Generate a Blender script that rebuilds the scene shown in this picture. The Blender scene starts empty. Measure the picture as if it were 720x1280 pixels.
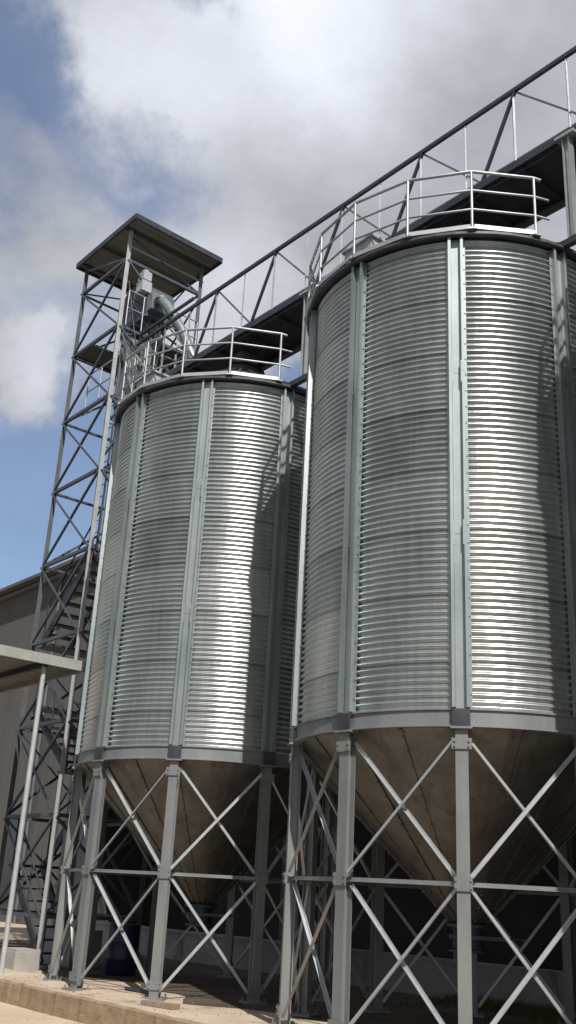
import bpy, math, random
from mathutils import Vector, Matrix
random.seed(7)
S = bpy.context.scene
COL = S.collection
pi = math.pi
R = math.radians

# ------------------------------------------------------------------ site frame
# the silo row runs along U (away to the left), N points away from the camera across the row
U = Vector((-0.63681, 0.77102, 0.0)); N = Vector((0.77102, 0.63681, 0.0))
ROWANG = math.atan2(U.y, U.x)
def W(s, d, z=0.0): return U * s + N * d + Vector((0, 0, z))

# ------------------------------------------------------------------ mesh builder
class MB:
    def __init__(s): s.v = []; s.f = []; s.sm = []
    def add(s, vs, fs, smooth=False):
        o = len(s.v); s.v += [tuple(v) for v in vs]
        for f in fs: s.f.append(tuple(i + o for i in f)); s.sm.append(smooth)
    def box(s, c, d, rot=0.0, axes=None):
        c = Vector(c); hx, hy, hz = d[0] / 2, d[1] / 2, d[2] / 2
        if axes is None:
            X = Vector((math.cos(rot), math.sin(rot), 0)); Y = Vector((-math.sin(rot), math.cos(rot), 0)); Z = Vector((0, 0, 1))
        else: X, Y, Z = axes
        vs = [c + X * (a * hx) + Y * (b * hy) + Z * (e * hz) for a in (-1, 1) for b in (-1, 1) for e in (-1, 1)]
        s.add(vs, [(0, 1, 3, 2), (4, 6, 7, 5), (0, 4, 5, 1), (2, 3, 7, 6), (0, 2, 6, 4), (1, 5, 7, 3)]); return s
    def prof(s, p, q, pts, up=(0, 0, 1), closed=True):
        """extrude a 2-D outline (x = side, y = up) from p to q"""
        p = Vector(p); q = Vector(q); t = (q - p).normalized(); up = Vector(up)
        if abs(t.dot(up)) > 0.98: up = Vector((0, 1, 0)) if abs(t.z) > .9 else Vector((0, 0, 1))
        X = t.cross(up).normalized(); Y = X.cross(t).normalized()
        n = len(pts)
        vs = [p + X * a + Y * b for a, b in pts] + [q + X * a + Y * b for a, b in pts]
        fs = [(i, (i + 1) % n, n + (i + 1) % n, n + i) for i in range(n)]
        fs += [tuple(range(n))[::-1], tuple(range(n, 2 * n))]
        s.add(vs, fs); return s
    def bar(s, p, q, w, h=None, up=(0, 0, 1)):
        h = h or w; return s.prof(p, q, [(-w/2, -h/2), (w/2, -h/2), (w/2, h/2), (-w/2, h/2)], up)
    def angle(s, p, q, w, t=None, up=(0, 0, 1)):
        t = t or w * .14
        return s.prof(p, q, [(-w/2, -w/2), (w/2, -w/2), (w/2, -w/2+t), (-w/2+t, -w/2+t), (-w/2+t, w/2), (-w/2, w/2)], up)
    def ibeam(s, p, q, w, h, t=.014, up=(0, 1, 0)):
        a, b = w/2, h/2; k = t/2
        return s.prof(p, q, [(-a,-b),(a,-b),(a,-b+t),(k,-b+t),(k,b-t),(a,b-t),(a,b),(-a,b),(-a,b-t),(-k,b-t),(-k,-b+t),(-a,-b+t)], up)
    def tube(s, pts, r, n=10, closed=False, cap=True, radii=None):
        pts = [Vector(p) for p in pts]; m = len(pts); rings = []
        prev = None
        for i, p in enumerate(pts):
            a = pts[i-1] if (i > 0 or closed) else p; b = pts[(i+1) % m] if (i < m-1 or closed) else p
            t = (b - a).normalized()
            ref = Vector((0, 0, 1)) if abs(t.z) < .9 else Vector((0, 1, 0))
            if prev is not None: ref = prev
            X = (ref - t * ref.dot(t)).normalized(); prev = X; Y = t.cross(X)
            rr = radii[i] if radii else r
            rings.append([p + X * (rr*math.cos(2*pi*k/n)) + Y * (rr*math.sin(2*pi*k/n)) for k in range(n)])
        vs = [v for g in rings for v in g]; fs = []
        for i in range(m if closed else m-1):
            j = (i+1) % m
            for k in range(n): fs.append((i*n+k, i*n+(k+1) % n, j*n+(k+1) % n, j*n+k))
        s.add(vs, fs, True)
        if cap and not closed:
            s.add(rings[0], [tuple(range(n))[::-1]]); s.add(rings[-1], [tuple(range(n))])
        return s
    def lathe(s, prof, n=96, smooth=True, c=(0, 0, 0)):
        m = len(prof)
        vs = [(c[0]+r*math.sin(2*pi*k/n), c[1]-r*math.cos(2*pi*k/n), c[2]+z) for r, z in prof for k in range(n)]
        fs = [(i*n+k, i*n+(k+1) % n, (i+1)*n+(k+1) % n, (i+1)*n+k) for i in range(m-1) for k in range(n)]
        s.add(vs, fs, smooth); return s
    def build(s, name, mat, parent=None, **tags):
        me = bpy.data.meshes.new(name); me.from_pydata(s.v, [], s.f); me.validate()
        me.polygons.foreach_set('use_smooth', s.sm[:len(me.polygons)] if len(s.sm) >= len(me.polygons) else [False]*len(me.polygons))
        me.materials.append(mat); me.update()
        o = bpy.data.objects.new(name, me); COL.objects.link(o)
        if parent: o.parent = parent
        for k, v in tags.items(): o[k] = v
        return o
def empty(name, loc=(0, 0, 0), rz=0, **tags):
    o = bpy.data.objects.new(name, None); COL.objects.link(o); o.location = loc; o.rotation_euler = (0, 0, rz)
    o.empty_display_size = .3
    for k, v in tags.items(): o[k] = v
    return o
def kids(o): return [c for c in COL.objects if c.parent == o]
def copy_tree(o, parent=None):
    c = o.copy(); COL.objects.link(c); c.parent = parent
    for ch in kids(o): copy_tree(ch, c)
    return c

# ------------------------------------------------------------------ materials
def nm(name):
    m = bpy.data.materials.new(name); m.use_nodes = True; nt = m.node_tree
    return m, nt, nt.nodes['Principled BSDF']
def nd(nt, t, **k):
    n = nt.nodes.new(t)
    for a, b in k.items():
        if a.startswith('i_'): n.inputs[a[2:].replace('_', ' ')].default_value = b
        else: setattr(n, a, b)
    return n
def ramp(nt, src, stops):
    r = nt.nodes.new('ShaderNodeValToRGB'); e = r.color_ramp.elements
    e[0].position, e[0].color = stops[0][0], (*stops[0][1], 1); e[1].position, e[1].color = stops[1][0], (*stops[1][1], 1)
    for p, c in stops[2:]:
        x = e.new(p); x.color = (*c, 1)
    nt.links.new(src, r.inputs[0]); return r
def stuffmat(name, c1, c2, metallic=0., rough=(.5, .7), scale=3., stretch=(1, 1, 1), bump=0., bscale=40., detail=6, spots=None):
    m, nt, b = nm(name); L = nt.links.new
    tc = nd(nt, 'ShaderNodeTexCoord'); mp = nd(nt, 'ShaderNodeMapping'); mp.inputs['Scale'].default_value = stretch
    L(tc.outputs['Object'], mp.inputs[0])
    n = nd(nt, 'ShaderNodeTexNoise', i_Scale=scale, i_Detail=detail, i_Roughness=.62); L(mp.outputs[0], n.inputs['Vector'])
    r = ramp(nt, n.outputs[0], [(.3, c1), (.7, c2)])
    last = r.outputs[0]
    if spots:
        n3 = nd(nt, 'ShaderNodeTexNoise', i_Scale=spots[1], i_Detail=8, i_Roughness=.7); L(mp.outputs[0], n3.inputs['Vector'])
        r3 = ramp(nt, n3.outputs[0], [(spots[2], (0, 0, 0)), (spots[2]+.12, (1, 1, 1))])
        mx = nd(nt, 'ShaderNodeMixRGB'); L(r3.outputs[0], mx.inputs[0]); L(last, mx.inputs[1]); mx.inputs[2].default_value = (*spots[0], 1)
        last = mx.outputs[0]
    L(last, b.inputs['Base Color'])
    b.inputs['Metallic'].default_value = metallic
    n2 = nd(nt, 'ShaderNodeTexNoise', i_Scale=bscale, i_Detail=4); L(tc.outputs['Object'], n2.inputs['Vector'])
    mr = nd(nt, 'ShaderNodeMapRange'); mr.inputs['To Min'].default_value = rough[0]; mr.inputs['To Max'].default_value = rough[1]
    L(n2.outputs[0], mr.inputs[0]); L(mr.outputs[0], b.inputs['Roughness'])
    if bump:
        bp = nd(nt, 'ShaderNodeBump', i_Strength=bump, i_Distance=.02); L(n2.outputs[0], bp.inputs['Height']); L(bp.outputs[0], b.inputs['Normal'])
    return m
M = {}
M['galv'] = stuffmat('galvanised_steel', (.30, .34, .33), (.45, .49, .475), .8, (.38, .55), 2.5, (1, 1, .25), .05, 60)
M['galv_light'] = stuffmat('galvanised_rail', (.40, .42, .42), (.52, .54, .54), .6, (.4, .55), 4)
M['leg'] = stuffmat('grey_painted_steel', (.19, .20, .195), (.28, .285, .275), .3, (.42, .62), 2.0, (1, 1, .4), .05, 50, spots=((.20, .13, .08), 9, .68))
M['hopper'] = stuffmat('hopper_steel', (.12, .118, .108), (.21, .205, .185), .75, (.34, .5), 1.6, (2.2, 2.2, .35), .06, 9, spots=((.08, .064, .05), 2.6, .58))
M['dark_steel'] = stuffmat('dark_painted_steel', (.035, .04, .05), (.07, .075, .09), .3, (.4, .6), 4)
M['tower_steel'] = stuffmat('tower_angle_steel', (.075, .085, .105), (.13, .14, .165), .35, (.4, .6), 4, spots=((.14, .10, .07), 8, .68))
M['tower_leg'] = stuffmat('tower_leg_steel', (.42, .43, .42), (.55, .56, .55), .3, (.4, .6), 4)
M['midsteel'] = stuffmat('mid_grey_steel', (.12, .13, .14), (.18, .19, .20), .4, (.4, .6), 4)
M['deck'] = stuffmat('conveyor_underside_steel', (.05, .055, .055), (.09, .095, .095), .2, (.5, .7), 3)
M['roof_sheet'] = stuffmat('roof_sheet', (.21, .20, .155), (.29, .275, .215), .1, (.5, .7), 2)
M['silo_roof'] = stuffmat('silo_roof_steel', (.06, .06, .065), (.10, .10, .105), .4, (.4, .55), 3)
M['eave'] = stuffmat('eave_edge_steel', (.05, .05, .055), (.09, .09, .095), .3, (.4, .6), 3)
M['casing'] = stuffmat('elevator_casing', (.17, .19, .195), (.27, .29, .29), .35, (.35, .55), 2, spots=((.12, .12, .11), 6, .66))
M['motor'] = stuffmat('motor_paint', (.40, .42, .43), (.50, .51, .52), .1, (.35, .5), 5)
M['bluegrey'] = stuffmat('blue_grey_paint', (.07, .085, .12), (.10, .12, .16), .1, (.4, .6), 4)
M['concrete'] = stuffmat('concrete', (.30, .285, .26), (.43, .41, .37), 0, (.8, .95), 2.2, (1, 1, 1), .35, 30, spots=((.20, .18, .15), 5, .6))
M['sand'] = stuffmat('sandy_concrete_slab', (.40, .31, .225), (.54, .435, .33), 0, (.85, .95), .9, (1, 1, 1), .4, 22, detail=10, spots=((.25, .185, .13), 1.7, .55))
M['kerb'] = stuffmat('slab_edge', (.24, .165, .10), (.36, .26, .165), 0, (.85, .95), 2.5, (1, 1, 2.5), .5, 25, spots=((.17, .12, .075), 4, .56))
M['earth'] = stuffmat('bare_earth', (.045, .032, .024), (.11, .08, .056), 0, (.9, 1), 1.2, (1, 1, 1), .8, 14, detail=10, spots=((.16, .12, .085), 2.5, .62))
M['field'] = stuffmat('dry_field', (.07, .075, .04), (.14, .12, .075), 0, (.9, 1), .08, (1, 1, 1), .4, 3, detail=12)
M['ground'] = stuffmat('sandy_ground', (.42, .32, .22), (.58, .46, .33), 0, (.9, 1), .6, (1, 1, 1), .7, 9, detail=12, spots=((.30, .225, .15), 1.2, .55))
M['dark_ground'] = stuffmat('dark_yard_surface', (.045, .047, .05), (.075, .075, .075), 0, (.8, .95), .8, (1, 1, 1), .3, 30)
M['grass'] = stuffmat('grass', (.045, .075, .018), (.10, .13, .035), 0, (.6, .8), 2.5)
M['wall'] = stuffmat('warehouse_render', (.085, .08, .076), (.12, .113, .106), 0, (.8, .95), .35, (1, 1, .5), .1, 8, spots=((.08, .074, .07), .5, .6))
M['wall_pale'] = stuffmat('low_wall_render', (.26, .26, .235), (.38, .38, .35), 0, (.8, .95), 1.2, (1, 1, .5), .2, 15, spots=((.13, .15, .09), 1.6, .58))
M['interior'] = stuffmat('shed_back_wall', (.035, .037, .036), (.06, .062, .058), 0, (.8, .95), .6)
M['wood'] = stuffmat('weathered_board', (.20, .15, .10), (.32, .25, .18), 0, (.7, .9), 3, (8, 1, 1), .2, 40)
M['blue'] = stuffmat('blue_plastic', (.008, .011, .04), (.012, .017, .06), 0, (.35, .5), 3)
M['canopy'] = stuffmat('canopy_sheet', (.30, .29, .26), (.42, .41, .375), .1, (.6, .8), 2.5, (1, 1, 1), .1, 20)
M['window'] = stuffmat('dark_window', (.02, .025, .03), (.04, .045, .05), .0, (.1, .2), 2)
M['yellowish'] = stuffmat('pale_panel', (.34, .34, .33), (.42, .42, .40), 0, (.5, .7), 3)

def ribbed(m, scale, dirv, st):
    nt = m.node_tree; b = nt.nodes['Principled BSDF']; tc = nd(nt, 'ShaderNodeTexCoord')
    vm = nd(nt, 'ShaderNodeVectorMath', operation='DOT_PRODUCT'); nt.links.new(tc.outputs['Object'], vm.inputs[0]); vm.inputs[1].default_value = dirv
    m1 = nd(nt, 'ShaderNodeMath', operation='MULTIPLY'); m1.inputs[1].default_value = scale; nt.links.new(vm.outputs['Value'], m1.inputs[0])
    m2 = nd(nt, 'ShaderNodeMath', operation='SINE'); nt.links.new(m1.outputs[0], m2.inputs[0])
    bp = nd(nt, 'ShaderNodeBump', i_Strength=st, i_Distance=.04); nt.links.new(m2.outputs[0], bp.inputs['Height']); nt.links.new(bp.outputs[0], b.inputs['Normal'])
ribbed(M['wall'], 2*pi/.5, U, .1); ribbed(M['roof_sheet'], 2*pi/.25, U, .5)
# corrugated silo sheet: every sheet between two stiffeners has a slightly different tone
def silo_mat():
    m, nt, b = nm('corrugated_galvanised_sheet'); L = nt.links.new
    tc = nd(nt, 'ShaderNodeTexCoord'); sp = nd(nt, 'ShaderNodeSeparateXYZ'); L(tc.outputs['Object'], sp.inputs[0])
    at = nd(nt, 'ShaderNodeMath', operation='ARCTAN2'); L(sp.outputs[0], at.inputs[0]); L(sp.outputs[1], at.inputs[1])
    a = nd(nt, 'ShaderNodeMath', operation='MULTIPLY'); a.inputs[1].default_value = 10/(2*pi); L(at.outputs[0], a.inputs[0])
    a2 = nd(nt, 'ShaderNodeMath', operation='FLOOR'); L(a.outputs[0], a2.inputs[0])
    z = nd(nt, 'ShaderNodeMath', operation='MULTIPLY'); z.inputs[1].default_value = 1/.875; L(sp.outputs[2], z.inputs[0])
    z2 = nd(nt, 'ShaderNodeMath', operation='FLOOR'); L(z.outputs[0], z2.inputs[0])
    cb = nd(nt, 'ShaderNodeCombineXYZ'); L(a2.outputs[0], cb.inputs[0]); L(z2.outputs[0], cb.inputs[1])
    wn = nd(nt, 'ShaderNodeTexWhiteNoise'); L(cb.outputs[0], wn.inputs['Vector'])
    mp = nd(nt, 'ShaderNodeMapping'); mp.inputs['Scale'].default_value = (1, 1, .35); L(tc.outputs['Object'], mp.inputs[0])
    n = nd(nt, 'ShaderNodeTexNoise', i_Scale=2.2, i_Detail=7, i_Roughness=.65); L(mp.outputs[0], n.inputs['Vector'])
    ad = nd(nt, 'ShaderNodeMath', operation='MULTIPLY_ADD'); L(wn.outputs[0], ad.inputs[0]); ad.inputs[1].default_value = .34; L(n.outputs[0], ad.inputs[2])
    r = ramp(nt, ad.outputs[0], [(.3, (.38, .42, .41)), (.95, (.68, .715, .70))])
    fz = nd(nt, 'ShaderNodeMath', operation='FRACT'); L(z.outputs[0], fz.inputs[0])
    fr = nd(nt, 'ShaderNodeMapRange', interpolation_type='SMOOTHSTEP'); L(fz.outputs[0], fr.inputs[0]); fr.inputs['From Min'].default_value = .9; fr.inputs['From Max'].default_value = 1.0
    mp2 = nd(nt, 'ShaderNodeMapping'); mp2.inputs['Scale'].default_value = (7, 7, .35); L(tc.outputs['Object'], mp2.inputs[0])
    ns = nd(nt, 'ShaderNodeTexNoise', i_Scale=1.5, i_Detail=6, i_Roughness=.7); L(mp2.outputs[0], ns.inputs['Vector'])
    rs = ramp(nt, ns.outputs[0], [(.45, (1, 1, 1)), (.72, (.62, .60, .56))])
    m1 = nd(nt, 'ShaderNodeMixRGB', blend_type='MULTIPLY'); m1.inputs[0].default_value = .5; L(r.outputs[0], m1.inputs[1]); L(rs.outputs[0], m1.inputs[2])
    m2 = nd(nt, 'ShaderNodeMixRGB', blend_type='MULTIPLY'); L(fr.outputs[0], m2.inputs[0]); L(m1.outputs[0], m2.inputs[1]); m2.inputs[2].default_value = (.62, .63, .62, 1)
    L(m2.outputs[0], b.inputs['Base Color']); b.inputs['Metallic'].default_value = .86
    n2 = nd(nt, 'ShaderNodeTexNoise', i_Scale=3, i_Detail=3); L(tc.outputs['Object'], n2.inputs['Vector'])
    mr = nd(nt, 'ShaderNodeMapRange'); mr.inputs['To Min'].default_value = .24; mr.inputs['To Max'].default_value = .35
    L(n2.outputs[0], mr.inputs[0]); L(mr.outputs[0], b.inputs['Roughness'])
    n4 = nd(nt, 'ShaderNodeTexNoise', i_Scale=2.6, i_Detail=3); L(tc.outputs['Object'], n4.inputs['Vector'])
    bp = nd(nt, 'ShaderNodeBump', i_Strength=.16, i_Distance=.05); L(n4.outputs[0], bp.inputs['Height']); L(bp.outputs[0], b.inputs['Normal'])
    return m
M['silo'] = silo_mat()

# ------------------------------------------------------------------ silo
SR, ZB, ZT, NC = 2.4454, 3.571, 10.657, 10
STEP = 2*pi/NC
def cp(a, r, z): return Vector((r*math.sin(a), -r*math.cos(a), z))

def make_silo():
    t = empty('grain_silo')
    t['category'] = 'silo'; t['group'] = 'corrugated grain silos in a row'
    pitch = (ZT - ZB - .2)/79; rows = 79*8; pr = []
    for i in range(rows+1):
        z = ZB + .2 + i*pitch/8
        pr.append((SR + .0175*math.sin(2*pi*i/8), z))
    MB().lathe(pr, 120).build('corrugated_wall', M['silo'], t)
    # bottom ring beam: plate with a lip at the bottom and the top
    rb = MB(); rb.lathe([(SR+.012, ZB+.225), (SR+.05, ZB+.225), (SR+.05, ZB+.205), (SR+.028, ZB+.2), (SR+.028, ZB+.03), (SR+.075, ZB+.022), (SR+.075, ZB), (SR-.06, ZB)], 120, False)
    rb.build('ring_beam', M['leg'], t)
    # hopper of lapped plates
    hp = MB(); n = 20; zo = 1.32; ro = .2
    for k in range(n):
        a, b = 2*pi*k/n, 2*pi*(k+1)/n
        o = .006 if k % 2 else 0
        e = .012 if k % 2 else 0
        P = []
        for i in range(5):
            f = i/4; r = (SR-.03)*(1-f)+ro*f + o; z = ZB*(1-f)+zo*f
            for j in range(5):
                g = a - e + (b - a + 2*e)*j/4
                P.append(cp(g, r, z))
        hp.add(P, [(i*5+j, (i+1)*5+j, (i+1)*5+j+1, i*5+j+1) for i in range(4) for j in range(4)], False)
    for k in range(n):
        a = 2*pi*k/n; hp.bar(cp(a, SR-.02, ZB-.01), cp(a, ro+.02, zo+.01), .04, .012, up=cp(a, 1, 1))
        for j in range(14):
            f = (j+.5)/14; hp.box(cp(a, (SR-.012)*(1-f)+(ro+.02)*f, ZB*(1-f)+zo*f-.01), (.02, .02, .02), a)
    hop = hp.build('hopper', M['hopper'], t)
    fl = MB(); fl.lathe([(.20, zo+.02), (.3, zo+.02), (.3, zo-.02), (.2, zo-.02), (.2, zo-.3), (.27, zo-.3), (.27, zo-.33), (0.01, zo-.33)], 24, False)
    fl.build('outlet', M['dark_steel'], hop)
    g = MB(); g.box((0.12, 0, zo-.14), (.75, .46, .05)); g.tube([(.5, 0, zo-.14), (.72, 0, zo-.14)], .018); g.tube([(.72, -.16, zo-.14), (.72, .16, zo-.14)], .018)
    g.build('slide_gate', M['dark_steel'], hop)
    # roof with radial ribs
    rf = MB(); rf.lathe([(SR+.10, ZT-.015), (SR+.13, ZT+.02), (.42, ZT+1.36), (.42, ZT+1.5), (.5, ZT+1.52), (.12, ZT+1.66), (.005, ZT+1.68)], 60, False)
    for k in range(30):
        a = 2*pi*k/30; rf.bar(cp(a, SR+.11, ZT+.045), cp(a, .45, ZT+1.37), .05, .04)
    rf.build('roof', M['silo_roof'], t)
    ev = MB(); ev.lathe([(SR-.02, ZT+.03), (SR+.13, ZT+.03), (SR+.15, ZT+.005), (SR+.15, ZT-.035), (SR+.12, ZT-.05), (SR-.02, ZT-.02)], 60, False)
    ev.build('eave', M['eave'], t)
    for i in range(NC):
        a = i*STEP; c, s_ = math.cos(a), math.sin(a)
        tan = Vector((c, s_, 0)); out = Vector((s_, -c, 0))
        # stiffener: hat profile extruded along the wall
        sb = MB()
        hat = [(-.135, .014), (-.135, .022), (-.105, .022), (-.108, .10), (-.068, .10), (-.062, .028), (.062, .028), (.068, .10), (.108, .10), (.105, .022), (.135, .022), (.135, .014)]
        zlev = [(ZB+.23, 6.05), (6.055, 8.40), (8.405, ZT-.05)]
        for q, (z0, z1) in enumerate(zlev):
            g = 1.0 - .0*q; p0 = out*(SR); n_ = len(hat)
            vs = [p0 + tan*(x*g) + out*y + Vector((0, 0, z0)) for x, y in hat] + [p0 + tan*(x*g) + out*y + Vector((0, 0, z1)) for x, y in hat]
            sb.add(vs, [(k, (k+1) % n_, n_+(k+1) % n_, n_+k) for k in range(n_)] + [tuple(range(n_))[::-1], tuple(range(n_, 2*n_))])
        for zj in (6.05, 8.40):
            for sg in (-.08, .08): sb.box(out*(SR+.09)+tan*sg+Vector((0, 0, zj)), (.056, .016, .34), a)
        for k in range(28):
            zz = ZB+.4+k*.245
            for sg in (-.12, .12): sb.box(out*(SR+.026)+tan*sg+Vector((0, 0, zz)), (.016, .016, .016), a)
        sb.build('stiffener', M['galv'], t)
        # leg
        lb = MB(); rl = SR+.0
        lb.ibeam(cp(a, rl, .03), cp(a, rl, ZB-.002), .15, .14, .013, up=out)
        lb.box(cp(a, rl, ZB-.014), (.26, .24, .024), a)
        lb.box(cp(a, rl+.084, 1.80), (.21, .012, .15), a)
        for zz in (.2, ZB-.2): lb.box(cp(a, rl+.084, zz), (.24, .01, .13), a)
        for zz in (.17, .23, 1.76, 1.84, ZB-.23, ZB-.17):
            for sg in (-.085, .085): lb.box(cp(a, rl+.096, zz)+tan*sg, (.022, .016, .022), a)
        lg = lb.build('leg', M['leg'], t)
        MB().box(cp(a, SR+.09, ZB+.10), (.21, .03, .22), a).build('bracket', M['eave'], lg)
        pb = MB(); pb.box(cp(a, rl, .015), (.34, .34, .03), a)
        for u_ in (-.13, .13):
            for v_ in (-.13, .13): pb.tube([cp(a, rl, .02)+tan*u_+out*v_, cp(a, rl, .075)+tan*u_+out*v_], .012, 6)
        pb.build('base_plate', M['leg'], lg)
        b = a+STEP
        MB().angle(cp(a, SR+.0, 1.80), cp(b, SR+.0, 1.80), .05, .009).build('strut', M['leg'], t)
        tb = Vector((math.cos(b), math.sin(b), 0))
        for lo, hi in ((.14, 1.74), (1.88, ZB-.14)):
            for sw in (0, 1):
                rr = SR+.045 if sw else SR-.035
                p = cp(a, rr, lo if sw else hi)+tan*.09; q = cp(b, rr, hi if sw else lo)-tb*.09
                MB().angle(p, q, .045, .008).build('cross_brace', M['galv_light'], t)
    # guard rail round the eave: 17 straight bays
    gr = MB(); NR = 17; rr = SR+.13
    P = lambda k, z, q=0: cp(2*pi*k/NR, rr+q, ZT+z)
    ks = list(range(-12, 2))           # open bays where the access gap is
    for k in ks[:-1]:
        p, q = P(k, .065, .04), P(k+1, .065, .04); d = (q-p)*.03
        gr.bar(p+d, q-d, .03, .07)
    for z in (.40, .74): gr.tube([P(k, z) for k in ks]+[P(1.25, z)], .018, 8)
    gr.tube([P(k, 1.08) for k in ks]+[P(1.12, 1.07)], .024, 8)
    g = gr.build('guard_rail', M['galv_light'], t)
    for k in ks:
        pb = MB(); pb.tube([P(k, .03), P(k, 1.08)], .021, 8); pb.box(P(k, .035), (.12, .12, .02), 2*pi*k/NR)
        pb.build('rail_post', M['galv_light'], g)
    hb = MB(); a = R(-40); hb.box(cp(a, SR-.33, ZT+.36), (.62, .5, .22), a); hb.box(cp(a, SR-.33, ZT+.49), (.7, .58, .04), a); hb.build('roof_glint_box', M['motor'], t)  # pale box added to stand in for a bright sky reflection on the roof
    return t
silo = make_silo()
pos = [((2.7324, 14.4193, 0), -.2071, R(5.5), 'nearest corrugated steel silo, the wide one cut by the right edge of the photo'),
       ((-1.1715, 19.146, 0), -.1889, R(9.2), 'second corrugated steel silo, the smaller looking one beside the open steel tower'),
       ((6.6363, 9.6926, 0), -.2071, R(5.5), 'corrugated steel silo at the right end of the row, outside the photo')]
silos = [silo]+[copy_tree(silo) for _ in pos[1:]]
for o, (p, rz, gz, lab) in zip(silos, pos):
    o.location = p; o.rotation_euler = (0, 0, rz); o['label'] = lab
    for c in kids(o):
        if c.name.startswith('guard_rail'): c.rotation_euler = (0, 0, gz)

# ------------------------------------------------------------------ conveyor bridge
br = empty('conveyor_bridge', W(10, 11.29, 0), 0, label='long overhead conveyor walkway with truss railing running above the silo roofs to the tower', category='conveyor bridge')
BO = W(10, 11.29, 0)
def B(s, d, z): return W(s, d, z)-BO
S0, S1, DN, DF, ZD, ZC = 1.0, 18.9, 10.70, 11.88, 12.64, 14.19
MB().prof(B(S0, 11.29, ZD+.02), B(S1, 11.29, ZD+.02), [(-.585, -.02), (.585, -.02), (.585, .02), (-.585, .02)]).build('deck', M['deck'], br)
for d in (DN, DF): MB().prof(B(S0, d, ZD+.03), B(S1, d, ZD+.03), [(-.03, -.07), (.03, -.07), (.03, .07), (-.03, .07)]).build('edge_beam', M['dark_steel'], br)
k = 0; s = S0+.5
while s < S1-.2:
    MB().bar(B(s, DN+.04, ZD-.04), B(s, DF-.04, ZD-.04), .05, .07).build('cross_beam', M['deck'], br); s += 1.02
trough = MB().prof(B(S0, 11.33, ZD+.32), B(S1-.2, 11.33, ZD+.32), [(-.2, -.27), (.2, -.27), (.2, .2), (.24, .2), (.24, .24), (-.24, .24), (-.24, .2), (-.2, .2)]).build('conveyor_trough', M['galv'], br)
MB().bar(B(S0, DN, ZC), B(S1+.5, DN, ZC), .06, .075).build('top_chord', M['dark_steel'], br)
MB().bar(B(S0, DF, ZC-.35), B(S1, DF, ZC-.35), .04, .04).build('top_chord', M['midsteel'], br)
MB().bar(B(16.9, DN+.06, ZC+.3), B(19.2, DN+.06, ZC+.3), .06, .06).build('hand_rail', M['dark_steel'], br)
MB().tube([B(S0, DF, ZD+.6), B(S1, DF, ZD+.6)], .016, 6).build('rail_wire', M['midsteel'], br)
ts = [9.7+2.045*i for i in range(-4, 5)]
for t_ in ts:
    MB().angle(B(t_, DN, ZC-.03), B(t_+.72, DN, ZD+.08), .05).build('truss_diagonal', M['dark_steel'], br)
    MB().angle(B(t_, DN, ZC-.03), B(t_-1.32, DN, ZD+.08), .034).build('truss_diagonal', M['midsteel'], br)
    MB().angle(B(t_+.04, DN, ZC-.03), B(t_+.04, DN, ZD+.08), .036).build('truss_upright', M['midsteel'], br)
    MB().angle(B(t_+1.06, DN, ZC-.03), B(t_+1.06, DN, ZD+.08), .026).build('truss_upright', M['midsteel'], br)
    MB().angle(B(t_+.04, DF, ZC-.35), B(t_+.04, DF, ZD+.08), .04).build('truss_upright', M['midsteel'], br)
MB().bar(B(S0, DF-.03, ZD-.13), B(S1-.3, DF-.03, ZD-.13), .12, .06).build('cable_tray', M['midsteel'], br)
MB().tube([B(S0+(S1-S0)*i/40, DN+.02, ZD-.11-.03*(i % 4 == 2)) for i in range(41)], .014, 6).build('cable', M['dark_steel'], br)
# short posts on a beam tied to the eaves of neighbouring silos
for sc in (12.66, 6.72):
    for d in (DN, DF):
        pb = MB(); pb.ibeam(B(sc, d-.02, 10.76), B(sc, d-.02, ZD-.03), .13, .12, .014, up=U)
        pb.box(B(sc, d-.02, ZD-.055), (.34, .2, .05), ROWANG); pb.build('support_post', M['galv_light'], br)
        MB().bar(B(sc-1.05, d-.02, 10.70), B(sc+1.05, d-.02, 10.70), .1, .1).build('support_beam', M['dark_steel'], br)
    MB().angle(B(sc-.06, DN+.03, 11.0), B(sc-.06, DF-.06, 12.3), .06).build('support_brace', M['dark_steel'], br)
for sc in (3.25, 9.378, 15.508):
    sp = MB(); sp.box(B(sc, 11.33, ZD-.12), (.42, .42, .16), ROWANG); sp.tube([B(sc, 11.30, ZD-.2), B(sc, 11.29, 12.3)], .15, 14)
    sp.lathe([(.2, 12.36), (.24, 12.36), (.24, 12.33), (.2, 12.33)], 16, False, tuple(B(sc, 11.29, 0))); sp.build('filling_spout', M['galv'], br)

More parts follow.
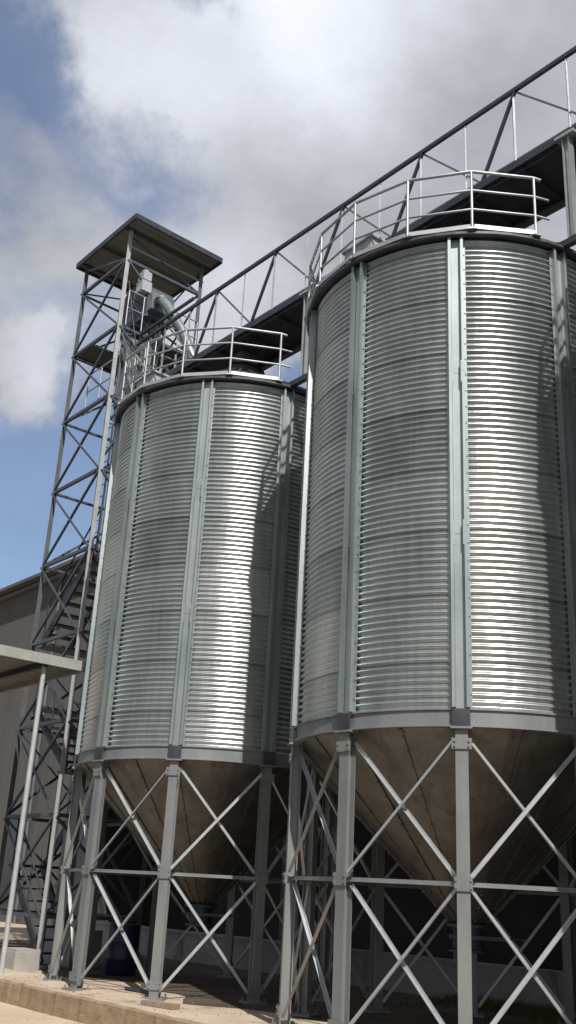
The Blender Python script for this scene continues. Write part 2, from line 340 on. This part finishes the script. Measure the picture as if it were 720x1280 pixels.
# ------------------------------------------------------------------ elevator tower
TO = W(20.38, 11.28, 0)
tw = empty('elevator_tower', TO, 0, label='tall open lattice steel tower with a flat roof, left of the silos', category='tower')
def T(s, d, z): return W(s, d, z)-TO
s0, s1, d0, d1 = 19.27, 21.5, 10.15, 12.4
ZR = 17.34
corners = [(s0, d0), (s1, d0), (s1, d1), (s0, d1)]
for (a, b) in corners:
    lb = MB(); lb.angle(T(a, b, 0.02), T(a, b, ZR), .11, .014, up=U); lb.box(T(a, b, .02), (.3, .3, .04), ROWANG)
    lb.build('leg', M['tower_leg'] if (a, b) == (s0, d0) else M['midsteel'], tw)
lev = [16.47-1.942*i for i in range(9)]
for z in lev:
    for i in range(4):
        a, b = corners[i], corners[(i+1) % 4]
        MB().angle(T(*a, z), T(*b, z), .075, .012).build('horizontal_brace', M['tower_steel'], tw)
for i in range(len(lev)-1):
    zt, zb = lev[i]-.03, lev[i+1]+.03
    for f in range(4):
        a, b = corners[f], corners[(f+1) % 4]
        out = (N*-.045) if f == 0 else (U*.045 if f == 1 else (N*.045 if f == 2 else U*-.045))
        MB().angle(T(*a, zb)+out, T(*b, zt)+out, .055, .009).build('diagonal_brace', M['tower_steel'], tw)
        if f in (0, 2) or i > 4: MB().angle(T(*a, zt)+out*.4, T(*b, zb)+out*.4, .05, .008).build('diagonal_brace', M['tower_steel'], tw)
for a, b in ((0, 1), (1, 2), (2, 3), (3, 0)):
    MB().angle(T(*corners[a], 16.5), T(*corners[b], 17.2) if a % 2 else T(*corners[b], 17.2), .045, .008).build('diagonal_brace', M['tower_steel'], tw)
rf = MB()
mid = T((18.72+21.75)/2, (9.97+12.68)/2, 0)
rf.box(mid+Vector((0, 0, ZR+.08)), (3.03, 2.71, .03), ROWANG)
roof = rf.build('roof', M['roof_sheet'], tw)
fb = MB()
for p, q in (((18.72, 9.97), (21.75, 9.97)), ((21.75, 9.97), (21.75, 12.68)), ((21.75, 12.68), (18.72, 12.68)), ((18.72, 12.68), (18.72, 9.97))):
    fb.bar(T(*p, ZR+.07), T(*q, ZR+.07), .05, .15)
fb.build('fascia', M['dark_steel'], roof)
for s_ in (19.27, 20.4, 21.5): MB().angle(T(s_, 10.0, ZR+.02), T(s_, 12.65, ZR+.02), .07, .01).build('roof_purlin', M['dark_steel'], roof)
MB().tube([T(s0, d0, 16.9), T(s0, d1+.1, 16.9)], .025, 8).build('roof_tie', M['galv_light'], tw)
for (sa, sb_, da, db, z) in ((20.6, 21.48, 10.17, 10.95, 14.56), (19.3, 21.48, 11.0, 12.38, 14.56), (19.3, 20.5, 10.9, 12.38, 12.64), (19.3, 20.5, 10.9, 12.38, 8.75)):
    pl = MB(); pl.box(T((sa+sb_)/2, (da+db)/2, z), (sb_-sa, db-da, .05), ROWANG)
    pl.build('platform', M['dark_steel'], tw)
def rail(s_a, d_a, s_b, d_b, z):
    r_ = MB()
    for h in (.5, 1.0): r_.tube([T(s_a, d_a, z+h), T(s_b, d_b, z+h)], .018, 6)
    for f in (0, .5, 1): r_.tube([T(s_a+(s_b-s_a)*f, d_a+(d_b-d_a)*f, z), T(s_a+(s_b-s_a)*f, d_a+(d_b-d_a)*f, z+1.0)], .018, 6)
    r_.build('platform_rail', M['galv_light'], tw)
rail(19.32, 10.22, 20.6, 10.22, 12.66); rail(19.2, 10.3, 19.2, 11.2, 14.58); rail(18.6, 10.6, 19.25, 10.6, 12.66)
# small gangway from tower to bridge with its own lattice sides
gw = MB(); gw.box(T(18.7, 10.95, 12.62), (1.3, .9, .05), ROWANG); gang = gw.build('gangway', M['galv'], tw)
for d_ in (10.5, 11.4):
    g_ = MB()
    for h in (.35, .7, 1.05): g_.tube([T(17.9, d_, 12.65+h), T(19.3, d_, 12.65+h)], .02, 6)
    for q in (17.95, 18.4, 18.85, 19.3): g_.tube([T(q, d_, 12.62), T(q, d_, 13.7)], .02, 6)
    g_.bar(T(17.95, d_, 12.68), T(18.85, d_, 13.65), .035); g_.bar(T(18.85, d_, 12.68), T(19.3, d_, 13.65), .035)
    g_.build('gangway_rail', M['galv_light'], gang)
for a_, b_ in ((10.4, 18.4), (11.5, 18.5)): MB().angle(T(19.25, a_, 11.3), T(b_-.3, a_, 12.58), .06).build('gangway_bracket', M['galv_light'], gang)
for (p, q) in (((19.3, 10.2, 14.56), (20.5, 10.9, 13.6)), ((19.3, 11.1, 12.6), (18.3, 10.7, 14.0)), ((19.27, 10.2, 14.5), (18.6, 10.6, 12.7)), ((19.3, 11.9, 14.5), (18.4, 11.4, 12.7)), ((19.27, 10.2, 15.6), (19.27, 11.3, 14.5)), ((18.3, 10.55, 12.2), (19.27, 10.2, 11.0)), ((18.3, 11.4, 12.2), (19.27, 12.3, 11.0))):
    MB().angle(T(*p), T(*q), .05).build('bracing_strut', M['midsteel'], tw)
rail(19.2, 11.3, 19.2, 12.4, 14.58); rail(18.4, 10.5, 18.4, 11.4, 12.66)
# staircase zigzagging up the lower tower
st = empty('staircase', (0, 0, 0)); st.parent = tw
fl = [(19.45, .0, 21.3, 1.9), (21.3, 1.9, 19.45, 3.8), (19.45, 3.8, 21.3, 5.25), (21.3, 5.3, 21.35, 6.75), (21.35, 6.78, 19.35, 8.72)]
for i, (a, za, b, zb_) in enumerate(fl):
    da, db = (10.35, 11.05) if i % 2 == 0 else (11.15, 11.85)
    if i == 3: continue
    for d_ in (da, db): MB().bar(T(a, d_, za+.05), T(b, d_, zb_+.05), .05, .2).build('stringer', M['dark_steel'], st)
    m = int((zb_-za)/.24)
    for k in range(1, m+1):
        f = k/(m+1); MB().box(T(a+(b-a)*f, (da+db)/2, za+(zb_-za)*f), (.24, db-da-.05, .035), ROWANG).build('tread', M['dark_steel'], st)
    r_ = MB(); r_.tube([T(a, da, za+1.0), T(b, da, zb_+1.0)], .02, 6)
    for f in (0, .5, 1): r_.tube([T(a+(b-a)*f, da, za+(zb_-za)*f), T(a+(b-a)*f, da, za+(zb_-za)*f+1.0)], .018, 6)
    r_.build('hand_rail', M['dark_steel'], st)
for a, za in ((21.2, 1.9), (19.5, 3.8), (21.2, 5.3), (21.2, 6.75)):
    MB().box(T(a, 11.1, za-.02), (.6, 1.5, .05), ROWANG).build('landing', M['dark_steel'], st)
# caged ladder on the upper tower
ld = MB()
for q in (-.2, .2): ld.bar(T(19.62+q, 10.42, 8.7), T(19.62+q, 10.42, 15.6), .04)
z = 8.9
while z < 15.5: ld.tube([T(19.42, 10.42, z), T(19.82, 10.42, z)], .012, 6); z += .3
ldo = ld.build('ladder', M['tower_steel'], tw)
cg = MB(); z = 10.9
while z < 15.6:
    cg.tube([T(19.62+.32*math.cos(q), 10.45+.55*math.sin(q), z) for q in [pi*j/8 for j in range(9)]], .014, 5); z += .65
for q in (pi*.25, pi*.5, pi*.75): cg.tube([T(19.62+.32*math.cos(q), 10.45+.55*math.sin(q), 10.9), T(19.62+.32*math.cos(q), 10.45+.55*math.sin(q), 15.5)], .012, 5)
cg.build('ladder_cage', M['tower_steel'], ldo)

# ------------------------------------------------------------------ bucket elevator inside the tower
EO = W(19.85, 11.2, 0)
el = empty('bucket_elevator', EO, 0, label='twin casing bucket elevator with a head box and bent chute, standing inside the lattice tower', category='bucket elevator')
def E_(s, d, z): return W(s, d, z)-EO
for s_ in (19.5, 20.2):
    c_ = MB(); c_.box(E_(s_, 11.2, 7.8), (.36, .42, 14.6), ROWANG)
    zz = 1.5
    while zz < 15: c_.box(E_(s_, 11.2, zz), (.46, .52, .05), ROWANG); zz += 1.95
    c_.build('casing', M['casing'], el)
MB().box(E_(19.85, 11.2, .35), (1.25, .7, .7), ROWANG).build('boot', M['casing'], el)
hd = MB()
pts = [(-.62, 0), (.62, 0), (.62, .55)] + [(.62*math.cos(a), .55+.5*math.sin(a)) for a in [pi*j/10 for j in range(1, 10)]] + [(-.62, .55)]
hd.prof(E_(19.85, 10.80, 15.05), E_(19.85, 11.6, 15.05), [(x*1.15, y*1.15) for x, y in pts])
hdo = hd.build('head', M['bluegrey'], el)
mt = MB(); mt.box(E_(19.25, 10.72, 16.18), (.27, .24, .24), ROWANG); mt.box(E_(19.25, 10.72, 15.86), (.3, .28, .3), ROWANG); mt.tube([E_(19.25, 10.72, 15.9), E_(19.25, 10.72, 16.36)], .1, 14)
mt.build('motor', M['motor'], el)
ch = MB(); ch.box(E_(19.2, 11.05, 15.45), (.5, .45, .5), ROWANG)
ch.tube([E_(19.1, 11.0, 15.5), E_(18.75, 10.98, 15.42), E_(18.45, 10.98, 15.1), E_(17.9, 11.15, 14.2), E_(17.5, 11.3, 13.3), E_(17.45, 11.33, 13.05)], .125, 14)
for q in ((18.75, 10.98, 15.42), (18.2, 11.06, 14.68), (17.68, 11.23, 13.7)): ch.tube([E_(*q)+Vector((0, 0, .02)), E_(*q)-Vector((0, 0, .03))], .165, 12)
ch.build('chute', M['casing'], el)
for a_, b_, c_ in (((19.3, 10.3, 15.9), (18.9, 10.5, 13.9), (17.8, 10.75, 13.2)), ((19.45, 10.6, 15.9), (19.4, 10.45, 13.5), (19.35, 10.35, 9.0))):
    MB().tube([E_(*a_), E_(*b_), E_(*c_)], .018, 6).build('cable', M['dark_steel'], el)
MB().box(E_(19.45, 10.62, 13.4), (.34, .3, 1.9), ROWANG).build('inspection_box', M['galv'], el)

# ------------------------------------------------------------------ canopy at the left
CO = W(20.1, 7.6, 0)
cn = empty('canopy', CO, 0, label='flat roofed canopy on slim posts at the left edge in front of the tower', category='canopy')
def K(s, d, z): return W(s, d, z)-CO
cs0, cs1, cd0, cd1, cz = 17.8, 22.5, 4.2, 9.60, 5.62
MB().box(K((cs0+cs1)/2, (cd0+cd1)/2, cz+.06), (cs1-cs0-.06, cd1-cd0-.06, .05), ROWANG).build('roof', M['roof_sheet'], cn)
for p, q in (((cs0, cd0), (cs0, cd1)), ((cs0, cd1), (cs1, cd1)), ((cs1, cd1), (cs1, cd0)), ((cs1, cd0), (cs0, cd0))):
    MB().bar(K(*p, cz+.04), K(*q, cz+.04), .06, .2).build('fascia', M['canopy'], cn)
for d_ in (5.6, 7.2, 8.8): MB().bar(K(cs0+.05, d_, cz-.03), K(cs1-.05, d_, cz-.03), .08, .12).build('beam', M['dark_steel'], cn)
for s_, d_ in ((17.95, 8.8), (22.3, 9.4), (17.95, 4.6), (22.3, 4.6)):
    MB().tube([K(s_, d_, .0), K(s_, d_, cz-.06)], .05, 12).build('post', M['tower_leg'], cn)

# ------------------------------------------------------------------ warehouse and shed behind
WO = W(25, 19, 0)
wh = empty('warehouse', WO, 0, label='big plain brown grey warehouse rising behind the tower at the left', category='warehouse')
def H(s, d, z): return W(s, d, z)-WO
MB().box(H(35, 27, 7.0), (70, 16, 14.4), ROWANG).build('wall', M['wall'], wh)
wr = MB(); wr.prof(H(-.6, 27, 14.3), H(70.6, 27, 14.3), [(-8.5, -.1), (8.5, -.1), (8.5, .05), (0, 1.6), (-8.5, .05)]); wr.build('roof', M['wall'], wh)
MB().bar(H(-.2, 18.9, 14.05), H(70.4, 18.9, 14.05), .16, .16).build('gutter', M['midsteel'], wh)
for s_ in (31.5, 38, 45): MB().tube([H(s_, 18.88, 0), H(s_, 18.88, 14)], .07, 10).build('downpipe', M['midsteel'], wh)
for s_ in (29, 34, 39, 44):
    f_ = MB(); f_.box(H(s_, 18.97, 2.2), (1.8, .1, 3.4), ROWANG); f_.build('window', M['window'], wh)
SO = W(12, 17, 0)
sh = empty('open_shed', SO, 0, label='low dark open-fronted shed behind the silo legs', category='shed')
def H2(s, d, z): return W(s, d, z)-SO
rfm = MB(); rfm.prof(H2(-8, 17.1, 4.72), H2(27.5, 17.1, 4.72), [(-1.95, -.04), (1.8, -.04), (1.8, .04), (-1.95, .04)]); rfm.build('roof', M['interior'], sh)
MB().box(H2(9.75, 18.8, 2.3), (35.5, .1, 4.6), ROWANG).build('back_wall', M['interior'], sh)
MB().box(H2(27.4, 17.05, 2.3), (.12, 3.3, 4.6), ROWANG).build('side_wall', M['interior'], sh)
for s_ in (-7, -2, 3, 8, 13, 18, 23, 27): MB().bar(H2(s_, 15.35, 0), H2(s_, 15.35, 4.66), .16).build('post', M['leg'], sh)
lw = MB(); lw.box((0, 0, .3), (34, .25, .6), 0); lw.box((0, 0, .62), (34, .31, .05), 0)
lwo = lw.build('low_wall', M['wall_pale'], None, label='low pale stained wall along the ground behind the silo legs', category='low wall'); lwo.location = W(9.5, 14.95, 0); lwo.rotation_euler = (0, 0, ROWANG)
# pipe rail on the right behind the nearest silo
pr_ = empty('pipe_rail', W(5.4, 14.3, 0), ROWANG, label='double horizontal pipe rail behind the nearest silo, low at the right edge', category='pipe rail')
for z_ in (1.22, 1.06): MB().tube([(-2.6, 0, z_), (1.5, 0, z_)], .03, 8).build('pipe', M['leg'], pr_)
for x_ in (-2.5, -.5, 1.45): MB().tube([(x_, 0, 0), (x_, 0, 1.28)], .035, 8).build('post', M['leg'], pr_)
# pale box on the shed post
bx = empty('junction_box', W(9.55, 14.7, 0), ROWANG, label='pale rectangular box on a thin post under the nearest silo', category='box')
MB().box((0, 0, .95), (.42, .12, .4)).build('housing', M['yellowish'], bx); MB().box((0, 0, .37), (.06, .06, .74)).build('stand', M['leg'], bx)
MB().box((0, -.068, .95), (.34, .016, .32)).build('cover', M['motor'], bx)

# ------------------------------------------------------------------ ground
g = MB(); g.add([(-900, -900, -.34), (900, -900, -.34), (900, 900, -.34), (-900, 900, -.34)], [(0, 1, 2, 3)])
g.build('ground', M['field'], None, kind='structure')
def quad(name, s_a, s_b, d_a, d_b, z, mat, sub=1):
    m_ = MB(); m_.add([W(s_a, d_a, z), W(s_b, d_a, z), W(s_b, d_b, z), W(s_a, d_b, z)], [(0, 3, 2, 1)]); return m_.build(name, mat, None, kind='structure')
quad('path', -20, 70, 6.6, 8.6, -.336, M['ground'])
quad('unseen_dark_ground', -60, 90, -40, 6.9, -.332, M['dark_ground'])  # added out of view, dark so less light bounces up to the silos
quad('pavement', -20, 60, 8.62, 19.2, 0.0, M['sand'])
# weathered slab edge with an uneven outline
ke = MB(); n = 260; rnd = [random.uniform(-.012, .012) for _ in range(n+1)]
vs = []
for i in range(n+1):
    s_ = 0+28*i/n
    e = rnd[i]+.02*math.sin(i*.21)
    vs += [W(s_, 8.62, .003), W(s_, 8.47+e, .003+.004*math.sin(i)), W(s_, 8.445+e*1.2, -.03), W(s_, 8.43+e*.6, -.35)]
ke.add(vs, [(i*4+j, i*4+4+j, i*4+5+j, i*4+1+j) for i in range(n) for j in (1, 2)], False)
ke.build('kerb', M['kerb'], None, kind='structure')
kt = MB(); kt.add([v for i in range(n+1) for v in (vs[i*4], vs[i*4+1])], [(i*2, i*2+2, i*2+3, i*2+1) for i in range(n)]); kt.build('kerb_top', M['sand'], None, kind='structure')
# bare earth under and behind the silos, irregular front edge
em = MB(); n = 120; vs = []
for i in range(n+1):
    s_ = -4+32*i/n; dd = 10.1+.35*math.sin(s_*1.3)+.2*math.sin(s_*3.1+1)+random.uniform(-.06, .06)
    vs += [W(s_, dd, .004), W(s_, 14.85, .004)]
em.add(vs, [(i*2, i*2+1, i*2+3, i*2+2) for i in range(n)]); em.build('bare_earth', M['earth'], None, kind='structure')
# grass in front of the low wall
gm = MB(); rg = random.Random(3)
for k in range(15000):
    s_ = rg.uniform(-1, 12.5); d_ = 14.80-abs(rg.gauss(0, .55))
    if d_ < 12.6 or math.sin(s_*2.1)+math.sin(s_*.9+d_*2) < -.9: continue
    h = rg.uniform(.06, .2); a = rg.uniform(0, 2*pi); w_ = .008; p = W(s_, d_, 0); t_ = Vector((math.cos(a), math.sin(a), 0)); l = Vector((rg.uniform(-.06, .06), rg.uniform(-.06, .06), h))
    gm.add([p-t_*w_, p+t_*w_, p+l], [(0, 1, 2)])
gm.build('grass', M['grass'], None, kind='stuff', label='strip of green grass along the foot of the low pale wall', category='grass')
# spilled sand mounds along the slab edge
# heaps of loose sand swept along the slab edge
sm = MB(); rs_ = random.Random(11)
n1_, n2_ = 90, 8; vs = []
for i in range(n1_+1):
    s_ = 13.8+7.2*i/n1_
    for j in range(n2_+1):
        f = j/n2_; d_ = 8.66+1.0*f
        h = .07*math.sin(pi*f)*(0.45+.55*math.sin(s_*1.7+.6)*math.sin(s_*.8))*min(1, i/8, (n1_-i)/8)+rs_.uniform(-.004, .004)*math.sin(pi*f)
        vs.append(W(s_, d_+.12*math.sin(s_*2.3)*f, .001+max(h, 0)))
sm.add(vs, [(i*(n2_+1)+j, i*(n2_+1)+j+1, (i+1)*(n2_+1)+j+1, (i+1)*(n2_+1)+j) for i in range(n1_) for j in range(n2_)], True)
sm.build('loose_sand', M['sand'], None, kind='stuff', label='loose sand swept up along the lit slab edge', category='sand')
gv = MB()
for k in range(700):
    s_ = rs_.uniform(12, 24); d_ = rs_.choice((rs_.uniform(8.5, 14), rs_.uniform(8.5, 9.4), rs_.uniform(7, 8.3))); r_ = rs_.uniform(.005, .016); z0_ = -.335 if d_ < 8.42 else .004
    c_ = W(s_, d_, z0_+r_*.5); q = [Vector((rs_.uniform(.6, 1.2)*a, rs_.uniform(.6, 1.2)*b_, c2*.7))*r_ for a, b_, c2 in ((1, 0, 0), (-1, 0, 0), (0, 1, 0), (0, -1, 0), (0, 0, 1), (0, 0, -1))]
    gv.add([c_+v for v in q], [(0, 2, 4), (2, 1, 4), (1, 3, 4), (3, 0, 4), (2, 0, 5), (1, 2, 5), (3, 1, 5), (0, 3, 5)])
gv.build('gravel', M['kerb'], None, kind='stuff', label='scattered small stones on the sandy slab and the path', category='stones')
# small things
def at(px, py, z=0.0):
    f, pt, ro = 1237.14, .3676, .0537
    X = (px-360)/f; Y = (640-py)/f; cr, sr = math.cos(ro), math.sin(ro); x = X*cr-Y*sr; y = X*sr+Y*cr
    c, s_ = math.cos(pt), math.sin(pt); d = Vector((x, c-y*s_, s_+y*c)); return Vector((0, 0, 1.6))+d*((z-1.6)/d.z)
bd = MB(); bd.box((0, 0, .035), (.62, .17, .06))
bo = bd.build('board', M['wood'], None, label='short thick board lying on the sandy slab at the front leg of the smaller silo', category='board')
bo.location = at(200, 1259); bo.rotation_euler = (0, 0, R(-38))
rd = MB(); rd.tube([(-.35, 0, .03), (.35, 0, .03)], .03, 8)
ro_ = rd.build('steel_rod', M['dark_steel'], None, label='short dark rod on the ground just behind the front leg of the smaller silo', category='rod'); ro_.location = at(172, 1241); ro_.rotation_euler = (0, 0, R(-50))
cb = MB(); cb.box((0, 0, .17), (.62, .5, .34)); cb.box((0, 0, .36), (.52, .42, .06))
co = cb.build('concrete_block', M['concrete'], None, label='pale concrete footing block on the slab between the canopy post and the tower', category='concrete block'); co.location = at(22, 1214); co.rotation_euler = (0, 0, ROWANG)
dr = empty('plastic_drum', at(150, 1219), 0, label='dark blue plastic drum in the shade between the legs of the smaller silo', category='drum')
MB().lathe([(.01, 0), (.27, 0), (.29, .03), (.29, .28), (.305, .3), (.29, .32), (.29, .58), (.305, .6), (.29, .62), (.29, .84), (.26, .88), (.01, .88)], 28).build('body', M['blue'], dr)
MB().lathe([(.01, .9), (.27, .9), (.30, .895), (.30, .86), (.285, .86)], 28, False).build('lid', M['blue'], dr)
for k, (x0, y0, x1, y1, lab) in enumerate([(120, 1158, 160, 1133, 'upper'), (118, 1178, 158, 1150, 'lower')]):
    pass

# ------------------------------------------------------------------ camera
cam = bpy.data.cameras.new('camera'); co_ = bpy.data.objects.new('camera', cam); COL.objects.link(co_)
f_px, pt, ro = 1237.14, .3676, .0537
cam.sensor_fit = 'VERTICAL'; cam.sensor_height = 24; cam.lens = 24*f_px/1280; cam.clip_end = 3000; cam.clip_start = .05
fwd = Vector((0, math.cos(pt), math.sin(pt))); upv = Vector((0, -math.sin(pt), math.cos(pt))); rt = Vector((1, 0, 0))
r2 = rt*math.cos(ro)+upv*math.sin(ro); u2 = upv*math.cos(ro)-rt*math.sin(ro)
mw = Matrix((r2, u2, -fwd)).transposed().to_4x4(); mw.translation = (0, 0, 1.6); co_.matrix_world = mw
S.camera = co_

# ------------------------------------------------------------------ light
AZ, EL = R(15.5), R(50)
sd = Vector((math.sin(AZ)*math.cos(EL), -math.cos(AZ)*math.cos(EL), math.sin(EL)))
sl = bpy.data.lights.new('sun', 'SUN'); sl.energy = 4.9; sl.angle = R(.5); sl.color = (1, .97, .93)
so = bpy.data.objects.new('sun', sl); COL.objects.link(so); so.rotation_euler = sd.to_track_quat('Z', 'Y').to_euler()
w = bpy.data.worlds.new('World'); S.world = w; w.use_nodes = True; nt = w.node_tree; L = nt.links.new
bg = nt.nodes['Background']; bg.inputs['Strength'].default_value = .1
sky = nd(nt, 'ShaderNodeTexSky', sky_type='NISHITA', sun_disc=False, sun_elevation=EL, sun_rotation=R(164.5), air_density=1.0, dust_density=1.2, ozone_density=1.5)
tc = nd(nt, 'ShaderNodeTexCoord'); nrm = nd(nt, 'ShaderNodeVectorMath', operation='NORMALIZE'); L(tc.outputs['Generated'], nrm.inputs[0])
sep = nd(nt, 'ShaderNodeSeparateXYZ'); L(nrm.outputs[0], sep.inputs[0])
def M_(op, a, b=None, clamp=False):
    n_ = nt.nodes.new('ShaderNodeMath'); n_.operation = op; n_.use_clamp = clamp
    for i, v in enumerate((a, b)):
        if v is None: continue
        if isinstance(v, (int, float)): n_.inputs[i].default_value = v
        else: L(v, n_.inputs[i])
    return n_.outputs[0]
zc = M_('MAXIMUM', sep.outputs[2], .0); den = M_('ADD', zc, .35)
cx = M_('DIVIDE', sep.outputs[0], den); cy = M_('DIVIDE', sep.outputs[1], den)
cb_ = nd(nt, 'ShaderNodeCombineXYZ'); L(cx, cb_.inputs[0]); L(cy, cb_.inputs[1]); cb_.inputs[2].default_value = 2.3
n1 = nd(nt, 'ShaderNodeTexNoise', i_Scale=3.6, i_Detail=11, i_Roughness=.60); L(cb_.outputs[0], n1.inputs['Vector']); n1.inputs['Distortion'].default_value = .25
n2 = nd(nt, 'ShaderNodeTexNoise', i_Scale=5.0, i_Detail=10, i_Roughness=.58); L(cb_.outputs[0], n2.inputs['Vector'])
nw = nd(nt, 'ShaderNodeTexNoise', i_Scale=7.0, i_Detail=9, i_Roughness=.62); L(nrm.outputs[0], nw.inputs['Vector'])
wv = nd(nt, 'ShaderNodeVectorMath', operation='SUBTRACT'); L(nw.outputs['Color'], wv.inputs[0]); wv.inputs[1].default_value = (.5, .5, .5)
wv2 = nd(nt, 'ShaderNodeVectorMath', operation='SCALE'); L(wv.outputs[0], wv2.inputs[0]); wv2.inputs['Scale'].default_value = .17
wdir = nd(nt, 'ShaderNodeVectorMath', operation='ADD'); L(nrm.outputs[0], wdir.inputs[0]); L(wv2.outputs[0], wdir.inputs[1])
def blob(px, py, rad, amt):
    d = (at(px, py, 1000)-Vector((0, 0, 1.6))).normalized() if py < 1040 else Vector((0, 1, 0))
    dp = nd(nt, 'ShaderNodeVectorMath', operation='DISTANCE'); L(wdir.outputs[0], dp.inputs[0]); dp.inputs[1].default_value = d
    q = M_('DIVIDE', dp.outputs['Value'], rad/1237.); q = M_('MULTIPLY', q, q); q = M_('MULTIPLY', q, -1.); q = M_('EXPONENT', q)
    return M_('MULTIPLY', q, amt)
def wide(vec, rad, amt):
    dp = nd(nt, 'ShaderNodeVectorMath', operation='DISTANCE'); L(nrm.outputs[0], dp.inputs[0]); dp.inputs[1].default_value = Vector(vec).normalized()
    q = M_('DIVIDE', dp.outputs['Value'], rad); q = M_('MULTIPLY', M_('MULTIPLY', q, q), -1.); return M_('MULTIPLY', M_('EXPONENT', q), amt)
# cloud cover
cov = M_('ADD', M_('MULTIPLY', n1.outputs[0], 2.2), -.65)
for b in [(40, 600, 130, -1.5), (20, 690, 90, -.5), (45, 110, 75, -1.4), (10, 20, 60, -.5), (15, 270, 60, -.8), (110, 215, 50, -.4), (215, 222, 60, -.95), (150, 250, 45, -.4), (40, 460, 42, 1.6), (90, 385, 55, -.6), (20, 380, 40, -.4), (120, 500, 50, -.6), (170, 90, 80, .6), (480, 150, 240, .9), (375, 470, 40, -1.4), (55, 340, 60, .5), (240, -10, 40, -1.2), (110, 540, 60, .35), (50, 200, 40, .35)]:
    cov = M_('ADD', cov, blob(*b))
cov = M_('ADD', cov, wide((1, -.1, .35), .8, .3)); cov = M_('ADD', cov, wide((-1, -.3, .3), .75, .25)); cov = M_('ADD', cov, wide((0, -1, .5), .9, .2))  # cloud added out of view, sides and behind, for neutral silo reflections
mask = nd(nt, 'ShaderNodeMapRange', interpolation_type='SMOOTHSTEP'); L(cov, mask.inputs[0]); mask.inputs['From Min'].default_value = -.45; mask.inputs['From Max'].default_value = .85; mask.inputs['To Min'].default_value = .2
# cloud brightness
br_ = M_('ADD', M_('MULTIPLY', n2.outputs[0], 4.6), 3.25)
for b in [(420, 0, 170, 5.5), (170, 110, 100, 2.6), (420, 230, 130, -1.3), (560, 60, 120, -.8), (45, 450, 60, 2.0), (40, 240, 120, -.9), (290, 360, 80, 2.2), (560, 200, 120, -.5), (60, 340, 60, .5)]:
    br_ = M_('ADD', br_, blob(*b))
br_ = M_('ADD', br_, wide((1, -.15, .3), .8, -3.0)); br_ = M_('ADD', br_, wide((-1, -.4, .3), .8, -2.4)); br_ = M_('MAXIMUM', br_, .6)  # sky dimmed out of view at both sides so shaded silo walls reflect less
cc = nd(nt, 'ShaderNodeMixRGB', blend_type='MULTIPLY'); cc.inputs[0].default_value = 1; cc.inputs[1].default_value = (.91, .945, 1.03, 1)
cbr = nd(nt, 'ShaderNodeCombineXYZ')
for i in range(3): L(br_, cbr.inputs[i])
L(cbr.outputs[0], cc.inputs[2])
sk = nd(nt, 'ShaderNodeMixRGB', blend_type='MULTIPLY'); sk.inputs[0].default_value = 1; L(sky.outputs[0], sk.inputs[1]); sk.inputs[2].default_value = (1.2, 1.3, 1.42, 1)
mx = nd(nt, 'ShaderNodeMixRGB'); L(mask.outputs[0], mx.inputs[0]); L(sk.outputs[0], mx.inputs[1]); L(cc.outputs[0], mx.inputs[2])
L(mx.outputs[0], bg.inputs['Color'])
S.view_settings.view_transform = 'Standard'; S.view_settings.look = 'None'; S.view_settings.exposure = 0; S.view_settings.gamma = 1
S.cycles.max_bounces = 6
